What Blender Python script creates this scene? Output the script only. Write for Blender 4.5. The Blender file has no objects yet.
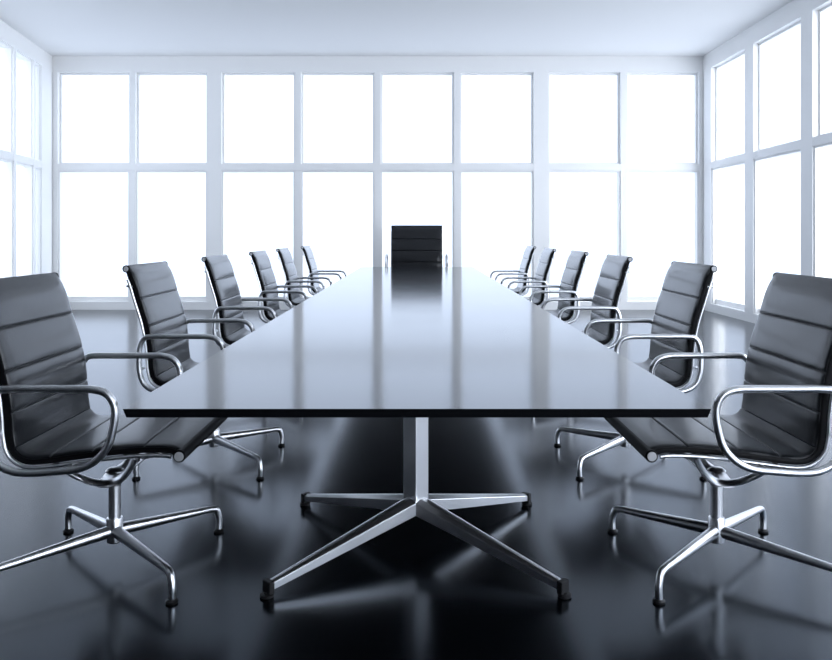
import bpy, bmesh, math
from mathutils import Vector, Matrix

S = bpy.context.scene
COL = S.collection

# ------------------------------------------------------------------ camera
F_PX, VPX, HY, HC = 785.0, 417.0, 234.0, 1.10
cam_d = bpy.data.cameras.new('camera')
cam_d.sensor_fit = 'HORIZONTAL'
cam_d.sensor_width = 36.0
cam_d.lens = F_PX / 832.0 * 36.0
cam_d.shift_x = (416.0 - VPX) / 832.0
cam_d.shift_y = (HY - 330.0) / 832.0
cam_d.clip_start = 0.02
cam = bpy.data.objects.new('camera', cam_d)
cam.location = (0, 0, HC)
cam.rotation_euler = (math.radians(90), 0, 0)
COL.objects.link(cam)
S.camera = cam

S.view_settings.view_transform = 'Standard'
S.view_settings.look = 'None'
S.view_settings.gamma = 1.0
S.view_settings.exposure = 0.0
S.view_settings.use_curve_mapping = False

# ------------------------------------------------------------------ world: white overcast, brighter on the sun's side
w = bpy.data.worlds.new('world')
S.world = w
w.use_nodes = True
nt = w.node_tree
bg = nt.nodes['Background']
tc = nt.nodes.new('ShaderNodeTexCoord')
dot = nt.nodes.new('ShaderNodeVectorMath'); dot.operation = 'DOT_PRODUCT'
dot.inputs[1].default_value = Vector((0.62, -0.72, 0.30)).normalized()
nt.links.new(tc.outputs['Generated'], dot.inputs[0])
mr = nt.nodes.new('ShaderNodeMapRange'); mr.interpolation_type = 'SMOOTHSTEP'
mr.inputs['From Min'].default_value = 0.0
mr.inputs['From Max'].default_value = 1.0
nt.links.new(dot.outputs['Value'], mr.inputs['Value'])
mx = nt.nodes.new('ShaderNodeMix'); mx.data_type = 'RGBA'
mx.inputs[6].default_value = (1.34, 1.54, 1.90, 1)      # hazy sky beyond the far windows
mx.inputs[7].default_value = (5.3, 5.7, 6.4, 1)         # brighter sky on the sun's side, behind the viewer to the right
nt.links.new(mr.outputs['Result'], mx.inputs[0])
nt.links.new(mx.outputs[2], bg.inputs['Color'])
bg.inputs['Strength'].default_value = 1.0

# ------------------------------------------------------------------ materials
def mat(name, color, rough=0.5, metal=0.0, ior=1.5, noise=None, bump=None, spec=0.5):
    m = bpy.data.materials.new(name)
    m.use_nodes = True
    nt = m.node_tree
    b = nt.nodes['Principled BSDF']
    b.inputs['Base Color'].default_value = (*color, 1)
    b.inputs['Roughness'].default_value = rough
    b.inputs['Metallic'].default_value = metal
    b.inputs['IOR'].default_value = ior
    b.inputs['Specular IOR Level'].default_value = spec
    tc = nt.nodes.new('ShaderNodeTexCoord')
    if noise:
        scale, amt = noise
        n = nt.nodes.new('ShaderNodeTexNoise')
        n.inputs['Scale'].default_value = scale
        n.inputs['Detail'].default_value = 4
        nt.links.new(tc.outputs['Object'], n.inputs['Vector'])
        mr = nt.nodes.new('ShaderNodeMapRange')
        mr.inputs['To Min'].default_value = max(0.02, rough - amt)
        mr.inputs['To Max'].default_value = min(1, rough + amt)
        nt.links.new(n.outputs['Fac'], mr.inputs['Value'])
        nt.links.new(mr.outputs['Result'], b.inputs['Roughness'])
    if bump:
        scale, strength, dist = bump
        n = nt.nodes.new('ShaderNodeTexNoise')
        n.inputs['Scale'].default_value = scale
        n.inputs['Detail'].default_value = 3
        nt.links.new(tc.outputs['Object'], n.inputs['Vector'])
        bp = nt.nodes.new('ShaderNodeBump')
        bp.inputs['Strength'].default_value = strength
        bp.inputs['Distance'].default_value = dist
        nt.links.new(n.outputs['Fac'], bp.inputs['Height'])
        nt.links.new(bp.outputs['Normal'], b.inputs['Normal'])
    return m

M_WHITE = mat('white_paint', (0.88, 0.878, 0.870), 0.45, bump=(90, 0.05, 0.002))
M_CEIL = mat('white_plaster', (0.88, 0.878, 0.870), 0.8, bump=(60, 0.08, 0.003))
M_DARKWALL = mat('dark_unseen_wall', (0.10, 0.105, 0.115), 0.6, noise=(8, 0.1))  # for unseen walls, kept dark to dim light and reflections from the front left
def leather(name, coat, coat_rough):
    m = mat(name, (0.007, 0.008, 0.010), 0.36, ior=1.45, noise=(25, 0.03), bump=(260, 0.6, 0.0018), spec=0.2)
    b = m.node_tree.nodes['Principled BSDF']
    b.inputs['Sheen Weight'].default_value = 0.25
    b.inputs['Sheen Roughness'].default_value = 0.25
    b.inputs['Sheen Tint'].default_value = (0.85, 0.92, 1.0, 1)
    b.inputs['Coat Weight'].default_value = coat
    b.inputs['Coat IOR'].default_value = 1.36
    b.inputs['Coat Roughness'].default_value = coat_rough
    return m
M_LEATHER = leather('black_leather', 1.0, 0.13)
M_SEAT = leather('black_seat_leather', 0.35, 0.22)      # weaker, rougher coat than the backrest, so reflections stay dim
M_EDGE = mat('black_edge_binding', (0.004, 0.004, 0.005), 0.5, noise=(60, 0.05), spec=0.12)
M_CHROME = mat('polished_aluminium', (0.86, 0.87, 0.89), 0.28, metal=1.0)
M_BRUSH = mat('brushed_aluminium', (0.76, 0.77, 0.79), 0.33, metal=1.0)
M_CAP = mat('light_grey_cap', (0.55, 0.56, 0.58), 0.35, noise=(50, 0.05))
M_RUBBER = mat('black_rubber', (0.006, 0.006, 0.007), 0.5, noise=(80, 0.08))
M_TABLE = mat('black_lacquer', (0.006, 0.007, 0.009), 0.115, ior=1.46, noise=(3, 0.015))
M_TABLE.node_tree.nodes['Principled BSDF'].inputs['Specular Tint'].default_value = (0.70, 0.84, 1.0, 1)
M_TABLE_EDGE = mat('black_table_edge', (0.004, 0.0045, 0.006), 0.5, noise=(30, 0.05), spec=0.1)

def floor_mat():
    m = bpy.data.materials.new('dark_polished_planks')
    m.use_nodes = True
    nt = m.node_tree
    b = nt.nodes['Principled BSDF']
    tc = nt.nodes.new('ShaderNodeTexCoord')
    br = nt.nodes.new('ShaderNodeTexBrick')
    br.offset = 0.5
    br.inputs['Scale'].default_value = 1.0
    br.inputs['Brick Width'].default_value = 1.9
    br.inputs['Row Height'].default_value = 0.19
    br.inputs['Mortar Size'].default_value = 0.0012
    br.inputs['Mortar Smooth'].default_value = 0.6
    br.inputs['Color1'].default_value = (0.0010, 0.0014, 0.0022, 1)
    br.inputs['Color2'].default_value = (0.0018, 0.0022, 0.0032, 1)
    br.inputs['Mortar'].default_value = (0.001, 0.001, 0.001, 1)
    nt.links.new(tc.outputs['Object'], br.inputs['Vector'])
    nt.links.new(br.outputs['Color'], b.inputs['Base Color'])
    n = nt.nodes.new('ShaderNodeTexNoise')
    n.inputs['Scale'].default_value = 5
    n.inputs['Detail'].default_value = 5
    nt.links.new(tc.outputs['Object'], n.inputs['Vector'])
    mr = nt.nodes.new('ShaderNodeMapRange')
    mr.inputs['To Min'].default_value = 0.17
    mr.inputs['To Max'].default_value = 0.20
    nt.links.new(n.outputs['Fac'], mr.inputs['Value'])
    nt.links.new(mr.outputs['Result'], b.inputs['Roughness'])
    b.inputs['IOR'].default_value = 1.46
    b.inputs['Specular Tint'].default_value = (0.42, 0.68, 1.0, 1)
    bp = nt.nodes.new('ShaderNodeBump')
    bp.inputs['Strength'].default_value = 0.05
    bp.inputs['Distance'].default_value = 0.001
    bp.invert = True
    nt.links.new(br.outputs['Fac'], bp.inputs['Height'])
    nt.links.new(bp.outputs['Normal'], b.inputs['Normal'])
    return m
M_FLOOR = floor_mat()

def glass_mat():
    m = bpy.data.materials.new('clear_glass')
    m.use_nodes = True
    nt = m.node_tree
    nt.nodes.remove(nt.nodes['Principled BSDF'])
    out = nt.nodes['Material Output']
    tr = nt.nodes.new('ShaderNodeBsdfTransparent')
    tr.inputs['Color'].default_value = (0.98, 0.985, 0.99, 1)
    gl = nt.nodes.new('ShaderNodeBsdfGlossy')
    gl.inputs['Roughness'].default_value = 0.02
    fr = nt.nodes.new('ShaderNodeFresnel')
    geo = nt.nodes.new('ShaderNodeNewGeometry')       # the same reflectance on entering and leaving the thin pane
    mr = nt.nodes.new('ShaderNodeMapRange')
    mr.inputs['To Min'].default_value = 1.12
    mr.inputs['To Max'].default_value = 1/1.12
    nt.links.new(geo.outputs['Backfacing'], mr.inputs['Value'])
    nt.links.new(mr.outputs['Result'], fr.inputs['IOR'])
    mx = nt.nodes.new('ShaderNodeMixShader')
    nt.links.new(fr.outputs['Fac'], mx.inputs['Fac'])
    nt.links.new(tr.outputs['BSDF'], mx.inputs[1])
    nt.links.new(gl.outputs['BSDF'], mx.inputs[2])
    nt.links.new(mx.outputs['Shader'], out.inputs['Surface'])
    return m
M_GLASS = glass_mat()

# ------------------------------------------------------------------ helpers
def make(name, bm, material, parent=None, smooth=None, loc=None):
    """link ONE mesh object from a bmesh"""
    bmesh.ops.recalc_face_normals(bm, faces=bm.faces)
    me = bpy.data.meshes.new(name)
    bm.to_mesh(me)
    bm.free()
    mats = material if isinstance(material, (list, tuple)) else [material]
    for m in mats:
        me.materials.append(m)
    if smooth is not None:
        for p in me.polygons:
            p.use_smooth = True
        me.set_sharp_from_angle(angle=math.radians(smooth))
    o = bpy.data.objects.new(name, me)
    COL.objects.link(o)
    if parent:
        o.parent = parent
    if loc:
        o.location = loc
    return o

def tag(o, label, cat, group=None, kind=None):
    o['label'] = label
    o['category'] = cat
    if group: o['group'] = group
    if kind: o['kind'] = kind
    return o

def empty(name, loc=(0, 0, 0), rz=0.0):
    o = bpy.data.objects.new(name, None)
    o.empty_display_size = 0.1
    COL.objects.link(o)
    o.location = loc
    o.rotation_euler = (0, 0, rz)
    return o

def hexa(bm, pts):
    v = [bm.verts.new(p) for p in pts]
    for f in ((0,1,2,3), (4,5,6,7), (0,1,5,4), (1,2,6,5), (2,3,7,6), (3,0,4,7)):
        bm.faces.new([v[i] for i in f])

def box(bm, x0, x1, y0, y1, z0, z1):
    hexa(bm, [(x0,y0,z0),(x1,y0,z0),(x1,y1,z0),(x0,y1,z0),(x0,y0,z1),(x1,y0,z1),(x1,y1,z1),(x0,y1,z1)])

def bevel(bm, w, seg=2, ang=40):
    bmesh.ops.recalc_face_normals(bm, faces=bm.faces)
    es = [e for e in bm.edges if len(e.link_faces) == 2 and e.calc_face_angle(0) > math.radians(ang)]
    bmesh.ops.bevel(bm, geom=es, offset=w, segments=seg, affect='EDGES', profile=0.7, clamp_overlap=True)

def catmull(pts, n=8, closed=False):
    P = [Vector(p) for p in pts]
    out = []
    N = len(P)
    rng = N if closed else N - 1
    for i in range(rng):
        p1, p2 = P[i], P[(i+1) % N]
        p0 = P[(i-1) % N] if closed or i > 0 else p1 * 2 - p2
        p3 = P[(i+2) % N] if closed or i + 2 < N else p2 * 2 - p1
        for k in range(n):
            t = k / n
            out.append(0.5 * ((2*p1) + (p2-p0)*t + (2*p0-5*p1+4*p2-p3)*t*t + (3*p1-p0-3*p2+p3)*t*t*t))
    if not closed:
        out.append(P[-1])
    return out

def sweep(bm, path, prof, ref=Vector((0, 1, 0)), closed=False, scale=None):
    """sweep profile (list of (a,b): a along ref-side, b along in-plane normal) along path"""
    n = len(path)
    rings = []
    for i, p in enumerate(path):
        if closed:
            t = path[(i+1) % n] - path[i-1]
        else:
            t = path[min(i+1, n-1)] - path[max(i-1, 0)]
        t.normalize()
        nn = t.cross(ref)
        if nn.length < 1e-6: nn = t.cross(Vector((1, 0, 0)))
        nn.normalize()
        bb = nn.cross(t).normalized()
        s = scale[i] if scale else 1.0
        sa, sb = s if isinstance(s, (tuple, list)) else (s, s)
        rings.append([bm.verts.new(p + bb * (a*sa) + nn * (b*sb)) for a, b in prof])
    m = len(prof)
    for i in range(n if closed else n - 1):
        r0, r1 = rings[i], rings[(i+1) % n]
        for k in range(m):
            bm.faces.new((r0[k], r0[(k+1) % m], r1[(k+1) % m], r1[k]))
    if not closed:
        bm.faces.new(rings[0][::-1])
        bm.faces.new(rings[-1])

def circ(r, n=14, ry=None):
    ry = ry or r
    return [(r*math.cos(2*math.pi*i/n), ry*math.sin(2*math.pi*i/n)) for i in range(n)]

def lathe(bm, prof, n=24, center=(0, 0, 0), axis='z'):
    """revolve (r,z) profile; r==0 ends are closed by caps"""
    rings = []
    for r, z in prof:
        ring = []
        for i in range(n):
            a = 2*math.pi*i/n
            c, s = r*math.cos(a), r*math.sin(a)
            p = (c, s, z) if axis == 'z' else (c, z, s)
            ring.append(bm.verts.new(Vector(p) + Vector(center)))
        rings.append(ring)
    for a, b in zip(rings, rings[1:]):
        for i in range(n):
            bm.faces.new((a[i], a[(i+1) % n], b[(i+1) % n], b[i]))
    bm.faces.new(rings[0][::-1])
    bm.faces.new(rings[-1])

# ------------------------------------------------------------------ room shell
YB = 11.39          # glazed wall at the far end
XR = 4.15           # glazed wall on the right
XL = -5.29          # far left corner
SL = 0.1427         # the left wall runs slightly inward towards the camera
YF = -2.6           # wall behind the camera
ZC = 3.68
Z_RAIL0, Z_RAIL1 = 2.022, 2.115
Z_SILL, Z_HEAD = 0.115, 3.45
XLF = XL + SL * (YB - YF)

bm = bmesh.new()
hexa(bm, [(XLF-.25,YF-.2,-.1),(XR+.25,YF-.2,-.1),(XR+.25,YB+.25,-.1),(XL-.25,YB+.25,-.1),
          (XLF-.25,YF-.2,0),(XR+.25,YF-.2,0),(XR+.25,YB+.25,0),(XL-.25,YB+.25,0)])
tag(make('floor', bm, M_FLOOR), 'dark polished plank floor reflecting the windows', 'floor', kind='structure')
bm = bmesh.new()
hexa(bm, [(XLF-.25,YF-.2,ZC),(XR+.25,YF-.2,ZC),(XR+.25,YB+.25,ZC),(XL-.25,YB+.25,ZC),
          (XLF-.25,YF-.2,ZC+.15),(XR+.25,YF-.2,ZC+.15),(XR+.25,YB+.25,ZC+.15),(XL-.25,YB+.25,ZC+.15)])
tag(make('ceiling', bm, M_CEIL), 'plain white ceiling of the boardroom', 'ceiling', kind='structure')

class Wall:
    """local frame: u along the wall, n outward, z up"""
    def __init__(s, o, u, n):
        s.o, s.u, s.n = Vector((*o, 0)), Vector((*u, 0)).normalized(), Vector((*n, 0)).normalized()
    def box(s, bm, u0, u1, n0, n1, z0, z1):
        p = lambda u, n, z: s.o + s.u*u + s.n*n + Vector((0, 0, z))
        hexa(bm, [p(u0,n0,z0),p(u1,n0,z0),p(u1,n1,z0),p(u0,n1,z0),p(u0,n0,z1),p(u1,n0,z1),p(u1,n1,z1),p(u0,n1,z1)])

WIN = [0]
def window(wall, u0, u1, cols, mull, label, up=(.070, .026), low=(.018, .022)):
    """one bay: mullions and mid rail (frame), a sash and a pane per light"""
    WIN[0] += 1
    bm = bmesh.new()
    cw = (u1 - u0 - mull*(cols-1)) / cols
    for i in range(1, cols):
        a = u0 + i*cw + (i-1)*mull
        wall.box(bm, a, a+mull, 0.004, 0.15, Z_SILL, Z_HEAD)
    wall.box(bm, u0, u1, 0.002, 0.148, Z_RAIL0, Z_RAIL1)
    root = make('window_%d' % WIN[0], bm, M_WHITE)
    tag(root, label, 'window', kind='structure')
    for i in range(cols):
        a = u0 + i*(cw+mull)
        b = a + cw
        for z0, z1, rec, sw in ((Z_SILL, Z_RAIL0, *low), (Z_RAIL1, Z_HEAD, *up)):
            bm = bmesh.new()
            sb = 0.07 if z0 == Z_SILL else sw
            wall.box(bm, a, a+sw, rec, 0.13, z0, z1)
            wall.box(bm, b-sw, b, rec, 0.13, z0, z1)
            wall.box(bm, a+sw, b-sw, rec+(0.05 if z0 == Z_SILL else 0), 0.13, z0, z0+sb)
            wall.box(bm, a+sw, b-sw, rec, 0.13, z1-sw, z1)
            sash = make('sash', bm, M_WHITE, root)
            bm = bmesh.new()
            wall.box(bm, a+sw-.004, b-sw+.004, 0.098, 0.104, z0+sb-.004, z1-sw+.004)
            make('glass_pane', bm, M_GLASS, sash)

# far wall
WB = Wall((XL, YB), (1, 0), (0, 1))
def ub(x): return x - XL
LB = XR - XL
bm = bmesh.new()
WB.box(bm, -.2, LB+.2, 0, .2, Z_HEAD, ZC)
for a, b in ((-.2, .075), (ub(-3.048), ub(-2.84)), (ub(1.694), ub(1.91)), (LB-.055, LB+.2)):
    WB.box(bm, a, b, 0, .2, 0, Z_HEAD)
tag(make('wall_back', bm, M_WHITE), 'white framed glazed wall at the far end of the room', 'wall', kind='structure')
bm = bmesh.new()
for a, b in ((.075, ub(-3.048)), (ub(-2.84), ub(1.694)), (ub(1.91), LB-.055)):
    WB.box(bm, a, b, 0, .2, 0, Z_SILL)
tag(make('baseboard_back', bm, M_WHITE), 'low white sill board below the far windows', 'baseboard', kind='structure')
window(WB, .075, ub(-3.048), 2, .09, 'two column far window at the left corner')
window(WB, ub(-2.84), ub(1.694), 4, .09, 'four column far window behind the head of the table')
window(WB, ub(1.91), LB-.055, 2, .09, 'two column far window at the right corner')

# right wall
WR = Wall((XR, YB), (0, -1), (1, 0))
LR = YB - YF
posts = [(0.02, YB-11.08)]
k = 0
while True:
    a = YB - 9.94 + 1.45*k
    if a + .25 > LR - .3: break
    posts.append((a, a+.25)); k += 1
posts.append((LR-.3, LR+.2))
bm = bmesh.new()
WR.box(bm, 0, LR+.2, 0, .2, Z_HEAD, ZC)
for a, b in posts:
    WR.box(bm, a, b, 0, .2, 0, Z_HEAD)
tag(make('wall_right', bm, M_WHITE), 'white framed glazed wall on the right side', 'wall', kind='structure')
bm = bmesh.new()
for (a0, a1), (b0, b1) in zip(posts, posts[1:]):
    WR.box(bm, a1, b0, 0, .2, 0, Z_SILL)
tag(make('baseboard_right', bm, M_WHITE), 'low white sill board below the right windows', 'baseboard', kind='structure')
ORD = ['first', 'second', 'third', 'fourth', 'fifth', 'sixth', 'seventh', 'eighth', 'ninth', 'tenth']
for i, ((a0, a1), (b0, b1)) in enumerate(zip(posts, posts[1:])):
    window(WR, a1, b0, 1, .09, '%s tall window from the far corner in the right wall' % ORD[i])

# left wall: narrow lights at the far end, unseen nearer stretch solid and dark to limit light
WL = Wall((XL, YB), (SL, -1), (-1, -SL))
kL = math.hypot(1, SL)
LL = (YB - YF) * kL
NL = 8
posts = [(0.02, (YB-10.93)*kL)]
for i in range(NL):
    a = (YB - 10.68 + .718*i) * kL
    posts.append((a, a+.075))
posts.append(((YB-10.68+.718*NL)*kL, LL+.2))
bm = bmesh.new()
WL.box(bm, 0, posts[-1][0]+.12, 0, .2, Z_HEAD, ZC)
for a, b in posts[:-1]:
    WL.box(bm, a, b, 0, .2, 0, Z_HEAD)
WL.box(bm, posts[-1][0], posts[-1][0]+.12, 0, .2, 0, Z_HEAD)
tag(make('wall_left', bm, M_WHITE), 'white framed glazed part of the left wall at the far corner', 'wall', kind='structure')
bm = bmesh.new()
WL.box(bm, posts[-1][0]+.12, LL+.2, 0, .2, 0, ZC)
tag(make('wall_left_near', bm, M_DARKWALL), 'solid unseen stretch of the left wall, darkened to limit light', 'wall', kind='structure')
bm = bmesh.new()
for (a0, a1), (b0, b1) in zip(posts, posts[1:]):
    WL.box(bm, a1, b0, 0, .2, 0, Z_SILL)
tag(make('baseboard_left', bm, M_WHITE), 'low white sill board below the left windows', 'baseboard', kind='structure')
for i, ((a0, a1), (b0, b1)) in enumerate(zip(posts, posts[1:])):
    window(WL, a1, b0, 1, .09, '%s narrow window from the far corner in the left wall' % ORD[i], (.028, .012), (.016, .014))

# unseen wall behind the viewer: right bay glazed for added light, rest dark
WF = Wall((XR, YF), (-1, 0), (0, -1))
LF = XR - XLF
bm = bmesh.new()
WF.box(bm, -.2, 2.8, 0, .2, Z_HEAD, ZC)
WF.box(bm, -.2, .15, 0, .2, 0, Z_HEAD)
WF.box(bm, 2.6, 2.8, 0, .2, 0, Z_HEAD)
tag(make('wall_front', bm, M_WHITE), 'unseen white framed glazed bay opposite the far windows, added for light', 'wall', kind='structure')
bm = bmesh.new()
WF.box(bm, 2.8, LF+.2, 0, .2, 0, ZC)
tag(make('wall_front_solid', bm, M_DARKWALL), 'solid unseen wall opposite the far windows, darkened to dim reflections', 'wall', kind='structure')
bm = bmesh.new()
WF.box(bm, .15, 2.6, 0, .2, 0, Z_SILL)
tag(make('baseboard_front', bm, M_WHITE), 'unseen low white sill board below the added window', 'baseboard', kind='structure')
window(WF, .15, 2.6, 2, .09, 'unseen two column window added for light from behind the viewer')

# ------------------------------------------------------------------ conference table
HT = 0.693
TY0, TY1 = 785*(HC-HT)/174.9, 785*(HC-HT)/33.0
TW = 3.365*(HC-HT)/2
table = empty('conference_table', (0, (TY0+TY1)/2, 0))
tag(table, 'long black glossy conference table on aluminium pedestal bases', 'table')
TC = (TY0+TY1)/2
bm = bmesh.new()
TL = (TY1-TY0)/2
ins, tk = 0.006, 0.0215
hexa(bm, [(-TW+ins,-TL+ins,HT-tk),(TW-ins,-TL+ins,HT-tk),(TW-ins,TL-ins,HT-tk),(-TW+ins,TL-ins,HT-tk),
          (-TW,-TL,HT),(TW,-TL,HT),(TW,TL,HT),(-TW,TL,HT)])
bm.faces.ensure_lookup_table()
for f in bm.faces:
    f.material_index = 0 if all(abs(v.co.z-HT) < 1e-5 for v in f.verts) else 1
make('tabletop', bm, [M_TABLE, M_TABLE_EDGE], table)

def ridge_leg(p0, p1, w0, w1, z0t, z0b, z1t, z1b):
    """tapering cast leg with a flat-topped, ridged section"""
    bm = bmesh.new()
    p0, p1 = Vector(p0), Vector(p1)
    d = (p1-p0).normalized()
    s = Vector((-d.y, d.x, 0))
    rings = []
    for p, w, zt, zb in ((p0, w0, z0t, z0b), (p1, w1, z1t, z1b)):
        h = zt-zb
        prof = [(-w*.5, zb), (w*.5, zb), (w*.5, zb+h*.80), (w*.16, zt), (-w*.16, zt), (-w*.5, zb+h*.80)]
        rings.append([bm.verts.new(p + s*a + Vector((0, 0, z))) for a, z in prof])
    for k in range(6):
        bm.faces.new((rings[0][k], rings[0][(k+1) % 6], rings[1][(k+1) % 6], rings[1][k]))
    bm.faces.new(rings[0][::-1]); bm.faces.new(rings[1])
    bevel(bm, 0.0015, 1, 20)
    return bm

def table_base(y):
    cx, cy = -0.004, y - TC
    r = 0.032
    bm = bmesh.new()
    c = 0.045
    ring = []
    for z in (0.115, HT-tk):
        ring.append([bm.verts.new((cx+c*math.cos(a), cy+c*math.sin(a), z)) for a in (0, math.pi/2, math.pi, 3*math.pi/2)])
    for k in range(4):
        bm.faces.new((ring[0][k], ring[0][(k+1) % 4], ring[1][(k+1) % 4], ring[1][k]))
    bm.faces.new(ring[0][::-1]); bm.faces.new(ring[1])
    bevel(bm, 0.004, 2)
    make('column', bm, M_BRUSH, table)
    bm = bmesh.new()
    box(bm, cx-.25, cx+.25, cy-.18, cy+.18, HT-tk-.012, HT-tk)
    make('mounting_plate', bm, M_RUBBER, table)
    RX, RY = 0.443, 0.397
    for sx, sy in ((-1, -1), (1, -1), (1, 1), (-1, 1)):
        e = Vector((cx+sx*RX, cy+sy*RY, 0))
        st = Vector((cx+sx*.0, cy+sy*.0, 0))
        bm = ridge_leg(st, e, 0.072, 0.030, 0.176, 0.120, 0.046, 0.020)
        leg = make('leg', bm, M_BRUSH, table)
        d = Vector((sx, sy, 0)).normalized()
        s = Vector((-d.y, d.x, 0))
        bm = bmesh.new()
        q = e
        pts = []
        for z in (0.010, 0.048):
            for a, b in ((-.019, -.004), (.019, -.004), (.019, .016), (-.019, .016)):
                pts.append(q + s*a + d*b + Vector((0, 0, z)))
        hexa(bm, pts)
        bevel(bm, 0.002, 1)
        cap = make('end_cap', bm, M_RUBBER, leg)
        bm = bmesh.new()
        lathe(bm, [(.019, 0), (.021, .002), (.021, .008), (.009, .010), (.009, .014)], 20, q + d*.012)
        make('glide', bm, M_RUBBER, leg, smooth=40)
table_base(2.787)
table_base(8.70)

# ------------------------------------------------------------------ chair
# side profile of the sling (x forward, z up), from top of back to front of seat
RC = (-.326, .943)      # centre of the roll at the top of the back
WRAP = [(RC[0]+.0095*math.cos(math.radians(a)), RC[1]+.0095*math.sin(math.radians(a))) for a in (185, 140, 95, 50)]
PROFILE = WRAP + [(-.312, .930), (-.290, .880), (-.264, .795), (-.236, .705), (-.220, .625), (-.212, .555), (-.208, .495),
           (-.195, .448), (-.160, .424), (-.105, .424), (-.03, .434), (.06, .446), (.15, .455), (.22, .458), (.268, .456), (.296, .446)]
path = catmull([(x, 0, z) for x, z in PROFILE], 10)
arc = [0.0]
for a, b in zip(path, path[1:]):
    arc.append(arc[-1] + (b-a).length)
def at(s):
    for i in range(1, len(arc)):
        if arc[i] >= s:
            t = (s-arc[i-1]) / (arc[i]-arc[i-1])
            return path[i-1].lerp(path[i], t)
    return path[-1].copy()
def tan(s):
    d = at(min(s+.004, arc[-1])) - at(max(s-.004, 0))
    return d.normalized()
BEND = next(arc[i] for i in range(len(path)) if path[i].x > -.200 and path[i].z < .46)
S0 = 0.020 + (path[40]-path[30]).length
SEAMS = [0.0] + [S0 + q for q in (.132, .262, .383, .493, .618, .746, .90)]

def sling(s0, s1, name, parent, material):
    """upholstered panel with horizontal seams; bulges between the seams"""
    bm = bmesh.new()
    hw = 0.270
    ss = []
    seams = [q for q in SEAMS[1:] if s0 <= q <= s1]
    n = int((s1-s0)/.0065)
    ss = [s0+(s1-s0)*i/n for i in range(n+1)]
    for q in seams:
        for d in (-.0045, -.002, 0, .002, .0045):
            if s0 < q+d < s1: ss.append(q+d)
    ss = sorted(set(round(v, 5) for v in ss))
    ys = [-1, -.985, -.94, -.8, -.5, -.2, .2, .5, .8, .94, .985, 1]
    top, bot = [], []
    for s in ss:
        p, t = at(s), tan(s)
        nn = Vector((-t.z, 0, t.x))   # towards the sitter
        k = max(i for i in range(len(SEAMS)-1) if SEAMS[i] <= s + 1e-6)
        ph = min(1, (s-SEAMS[k]) / (SEAMS[k+1]-SEAMS[k]))
        puff = 0.0035 * max(0.0, math.sin(math.pi*ph)) ** 0.35
        dist = min(abs(s-q) for q in seams) if seams else 1
        groove = 0.005 * max(0, 1 - dist/.0045)
        r0, r1 = [], []
        for yy in ys:
            e = math.sqrt(max(0, 1-yy**16))
            tf = min(1, .45 + max(0, s-.012)/.05*.55)
            r0.append(bm.verts.new(p + Vector((0, yy*hw, 0)) + nn*tf*(0.004 + (0.008+puff-groove)*(0.35+.65*e))))
            r1.append(bm.verts.new(p + Vector((0, yy*hw, 0)) - nn*tf*(0.010*(0.5+.5*e))))
        top.append(r0); bot.append(r1)
    m = len(ys)
    for i in range(len(ss)-1):
        for k in range(m-1):
            bm.faces.new((top[i][k], top[i][k+1], top[i+1][k+1], top[i+1][k]))
            bm.faces.new((bot[i][k+1], bot[i][k], bot[i+1][k], bot[i+1][k+1]))
        for k in (0, m-1):
            bm.faces.new((top[i][k], top[i+1][k], bot[i+1][k], bot[i][k]))
    for i in (0, len(ss)-1):
        for k in range(m-1):
            bm.faces.new((top[i][k+1], top[i][k], bot[i][k], bot[i][k+1]))
    return make(name, bm, material, parent, smooth=50)

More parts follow.
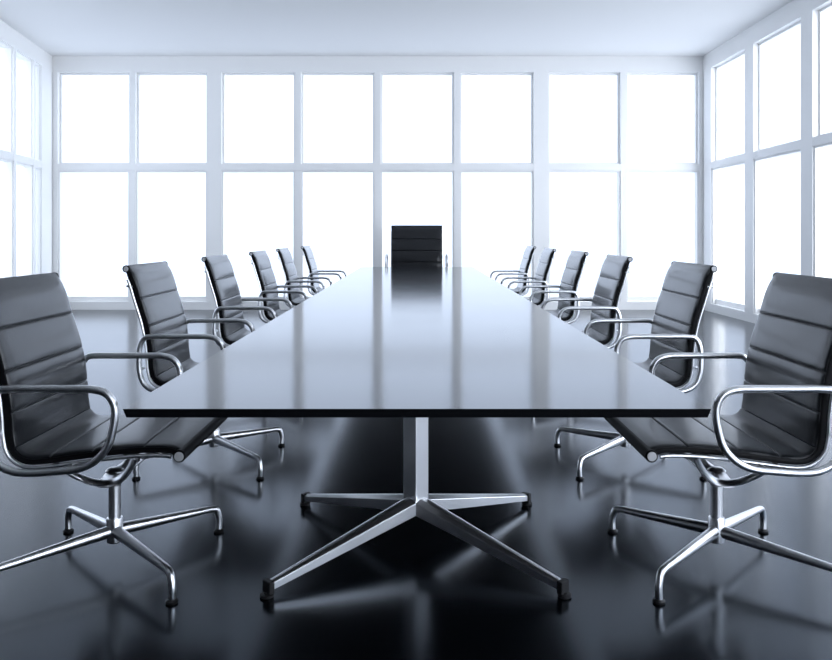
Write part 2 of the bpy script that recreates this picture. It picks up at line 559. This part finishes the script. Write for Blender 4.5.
def chair_proto():
    root = empty('conference_chair')
    sling(0.0, BEND, 'backrest', root, M_LEATHER)
    sling(BEND, arc[-1], 'seat', root, M_SEAT)
    for sy in (-1, 1):
        # black edge of the sling, with the aluminium rib running behind it
        bm = bmesh.new()
        prof = [(-.006, -.017), (.006, -.017), (.007, -.010), (.007, .002), (.005, .0055), (-.005, .0055), (-.006, .002)]
        sweep(bm, [p + Vector((0, sy*.2675, 0)) for p in path[::2]], prof, scale=[(1, .38) if i < 16 else (1, .38+.62*min(1, (i-15)/8)) if p.z > .46 else (1, .72) for i, p in enumerate(path[::2])])
        edge = make('side_edge', bm, M_EDGE, root, smooth=40)
        bm = bmesh.new()
        ribp = []
        for i in range(46, len(path)-6, 2):
            t = (path[i+1]-path[i-1]).normalized()
            nn = Vector((-t.z, 0, t.x)); nn = nn if nn.x+nn.z > 0 else -nn
            ribp.append(path[i] - nn*.021 + Vector((0, sy*.270, 0)))
        sweep(bm, ribp, circ(.009, 10, .0065))
        make('side_frame', bm, M_CHROME, root, smooth=60)
        # arm: one closed tube loop beside the frame
        loop = [(-.19, .645), (-.10, .645), (0, .645), (.061, .643), (.101, .628), (.122, .588), (.117, .53), (.099, .473),
                (.062, .432), (.012, .410), (-.06, .402), (-.13, .398), (-.185, .405), (-.228, .432), (-.249, .485), (-.252, .55), (-.246, .605), (-.226, .638)]
        bm = bmesh.new()
        sweep(bm, catmull([(x, sy*.316, z) for x, z in loop], 6, True), circ(.0115, 14), closed=True)
        arm = make('armrest', bm, M_CHROME, root, smooth=60)
        for x, z in ((-.247, .50), (-.02, .408)):
            bm = bmesh.new()
            sweep(bm, [Vector((x, sy*.272, z)), Vector((x, sy*.318, z))], circ(.008, 10), ref=Vector((0, 0, 1)))
            make('arm_mount', bm, M_CHROME, arm, smooth=60)
        bm = bmesh.new()
        t = Vector((-.297, sy*.272, .862))
        sweep(bm, [t, t+Vector((-.026, 0, .004))], circ(.005, 10))
        make('bolt', bm, M_CHROME, root, smooth=50)
    for nm, (x, z) in (('top_roll', RC), ('front_roll', (.300, .437))):
        bm = bmesh.new()
        rr = .0165 if nm == 'top_roll' else .019
        if nm == 'top_roll':
            prof = [(.013, -.2735), (rr, -.272), (rr, -.262), (.006, -.262), (.006, .262), (rr, .262), (rr, .272), (.013, .2735)]
        else:
            prof = [(.016, -.282), (rr, -.279), (rr, .279), (.016, .282)]
        lathe(bm, prof, 20, (x, 0, z), 'y')
        rl = make(nm, bm, M_EDGE, root, smooth=25)
        for sy in (-1, 1):
            bm = bmesh.new()
            rc, ye = rr - .0050, (.2735 if nm == 'top_roll' else .282)
            lathe(bm, [(rc-.004, sy*(ye-.006)), (rc, sy*(ye-.002)), (rc, sy*(ye+.001)), (rc-.001, sy*(ye+.0018))], 20, (x, 0, z), 'y')
            make('end_cap', bm, M_CAP, rl, smooth=25)
    # cast spreader: a bow under each side frame, both joined across the top of the column
    bm = bmesh.new()
    for sy in (-1, 1):
        pts = [(.165, sy*.262, .436), (.135, sy*.215, .392), (.092, sy*.170, .342), (.048, sy*.146, .318), (.000, sy*.155, .320),
               (-.036, sy*.195, .350), (-.064, sy*.240, .388), (-.074, sy*.262, .408)]
        pp = catmull(pts, 7)
        sc = [(1.0 + .9*math.sin(math.pi*min(1, i/(len(pp)-1)*.95))**2, 1) for i in range(len(pp))]
        sweep(bm, pp, circ(.016, 14, .010), ref=Vector((.35, .93*sy, .1)).normalized(), scale=sc)
    pp = catmull([(.025, -.15, .313), (.012, -.07, .303), (0, 0, .300), (.012, .07, .303), (.025, .15, .313)], 6)
    sweep(bm, pp, circ(.030, 14, .012), ref=Vector((1, 0, 0)))
    make('spreader', bm, M_CHROME, root, smooth=60)
    bm = bmesh.new()
    lathe(bm, [(.020, .262), (.0215, .265), (.0225, .300), (.030, .312), (.020, .320)], 24)
    make('sleeve', bm, M_BRUSH, root, smooth=40)
    bm = bmesh.new()
    lathe(bm, [(.0195, .145), (.0195, .266)], 24)
    make('column', bm, M_BRUSH, root, smooth=40)
    bm = bmesh.new()
    lathe(bm, [(.020, .072), (.025, .076), (.027, .100), (.027, .150), (.025, .155), (.0195, .155)], 24)
    make('hub', bm, M_CHROME, root, smooth=40)
    R = .278
    for sx, sy in ((-1, -1), (1, -1), (1, 1), (-1, 1)):
        bm = bmesh.new()
        pts = [(0, 0, .112), (sx*.12, sy*.12, .103), (sx*.215, sy*.215, .0955), (sx*.252, sy*.252, .0925), (sx*.268, sy*.268, .086),
               (sx*.275, sy*.275, .070), (sx*.279, sy*.279, .045), (sx*R, sy*R, .012)]
        pp = catmull(pts, 5)
        L = len(pp)
        sc = []
        for i, p in enumerate(pp):
            u = min(1, math.hypot(p.x, p.y) / .37)
            sc.append((1-.36*u, 1-.46*u) if p.z > .085 else (.62, .52 + .06*(p.z/.085)))
        ref = Vector((sx, -sy, 0)).normalized()
        sweep(bm, pp, circ(.0185, 14, .0215), ref=ref, scale=sc)
        leg = make('leg', bm, M_CHROME, root, smooth=60)
        bm = bmesh.new()
        lathe(bm, [(.017, 0), (.0185, .002), (.0185, .007), (.012, .0115), (.010, .016)], 20, (sx*R, sy*R, 0))
        make('glide', bm, M_RUBBER, leg, smooth=40)
    return root

proto = chair_proto()
GROUP = 'black leather conference chairs around the table'
def copy_tree(o, parent=None):
    c = o.copy()
    COL.objects.link(c)
    if parent: c.parent = parent
    for ch in list(o.children):
        copy_tree(ch, c)
    return c

ROW = ['black leather chair with chrome arms, nearest the viewer on the left side of the table',
       'second black leather chair from the viewer on the left side of the table',
       'third black leather chair from the viewer on the left side of the table',
       'fourth black leather chair from the viewer on the left side of the table',
       'fifth black leather chair from the viewer on the left side of the table',
       'sixth and farthest black leather chair on the left side of the table']
YS = [2.62, 3.80, 5.14, 6.49, 7.82, 9.30]
XS_L = [-1.009, -.982, -.995, -.990, -1.014, -.994]
XS_R = [1.000, 1.008, .996, 1.017, .998, 1.028]
spots = []
for y, x, lab in zip(YS, XS_L, ROW):
    spots.append((x, y, 0.0, 1.0, lab))
for y, x, lab in zip(YS, XS_R, ROW):
    spots.append((x, y, math.pi, 1.0, lab.replace('on the left', 'on the right')))
spots.append((-.004, 10.36, -math.pi/2, 1.27, 'large black leather chair at the far head of the table, facing the viewer'))
for i, (x, y, rz, sc, lab) in enumerate(spots):
    o = proto if i == 0 else copy_tree(proto)
    o.location = (x, y, 0)
    o.rotation_euler = (0, 0, rz)
    o.scale = (sc, sc, sc)
    tag(o, lab, 'chair', GROUP)
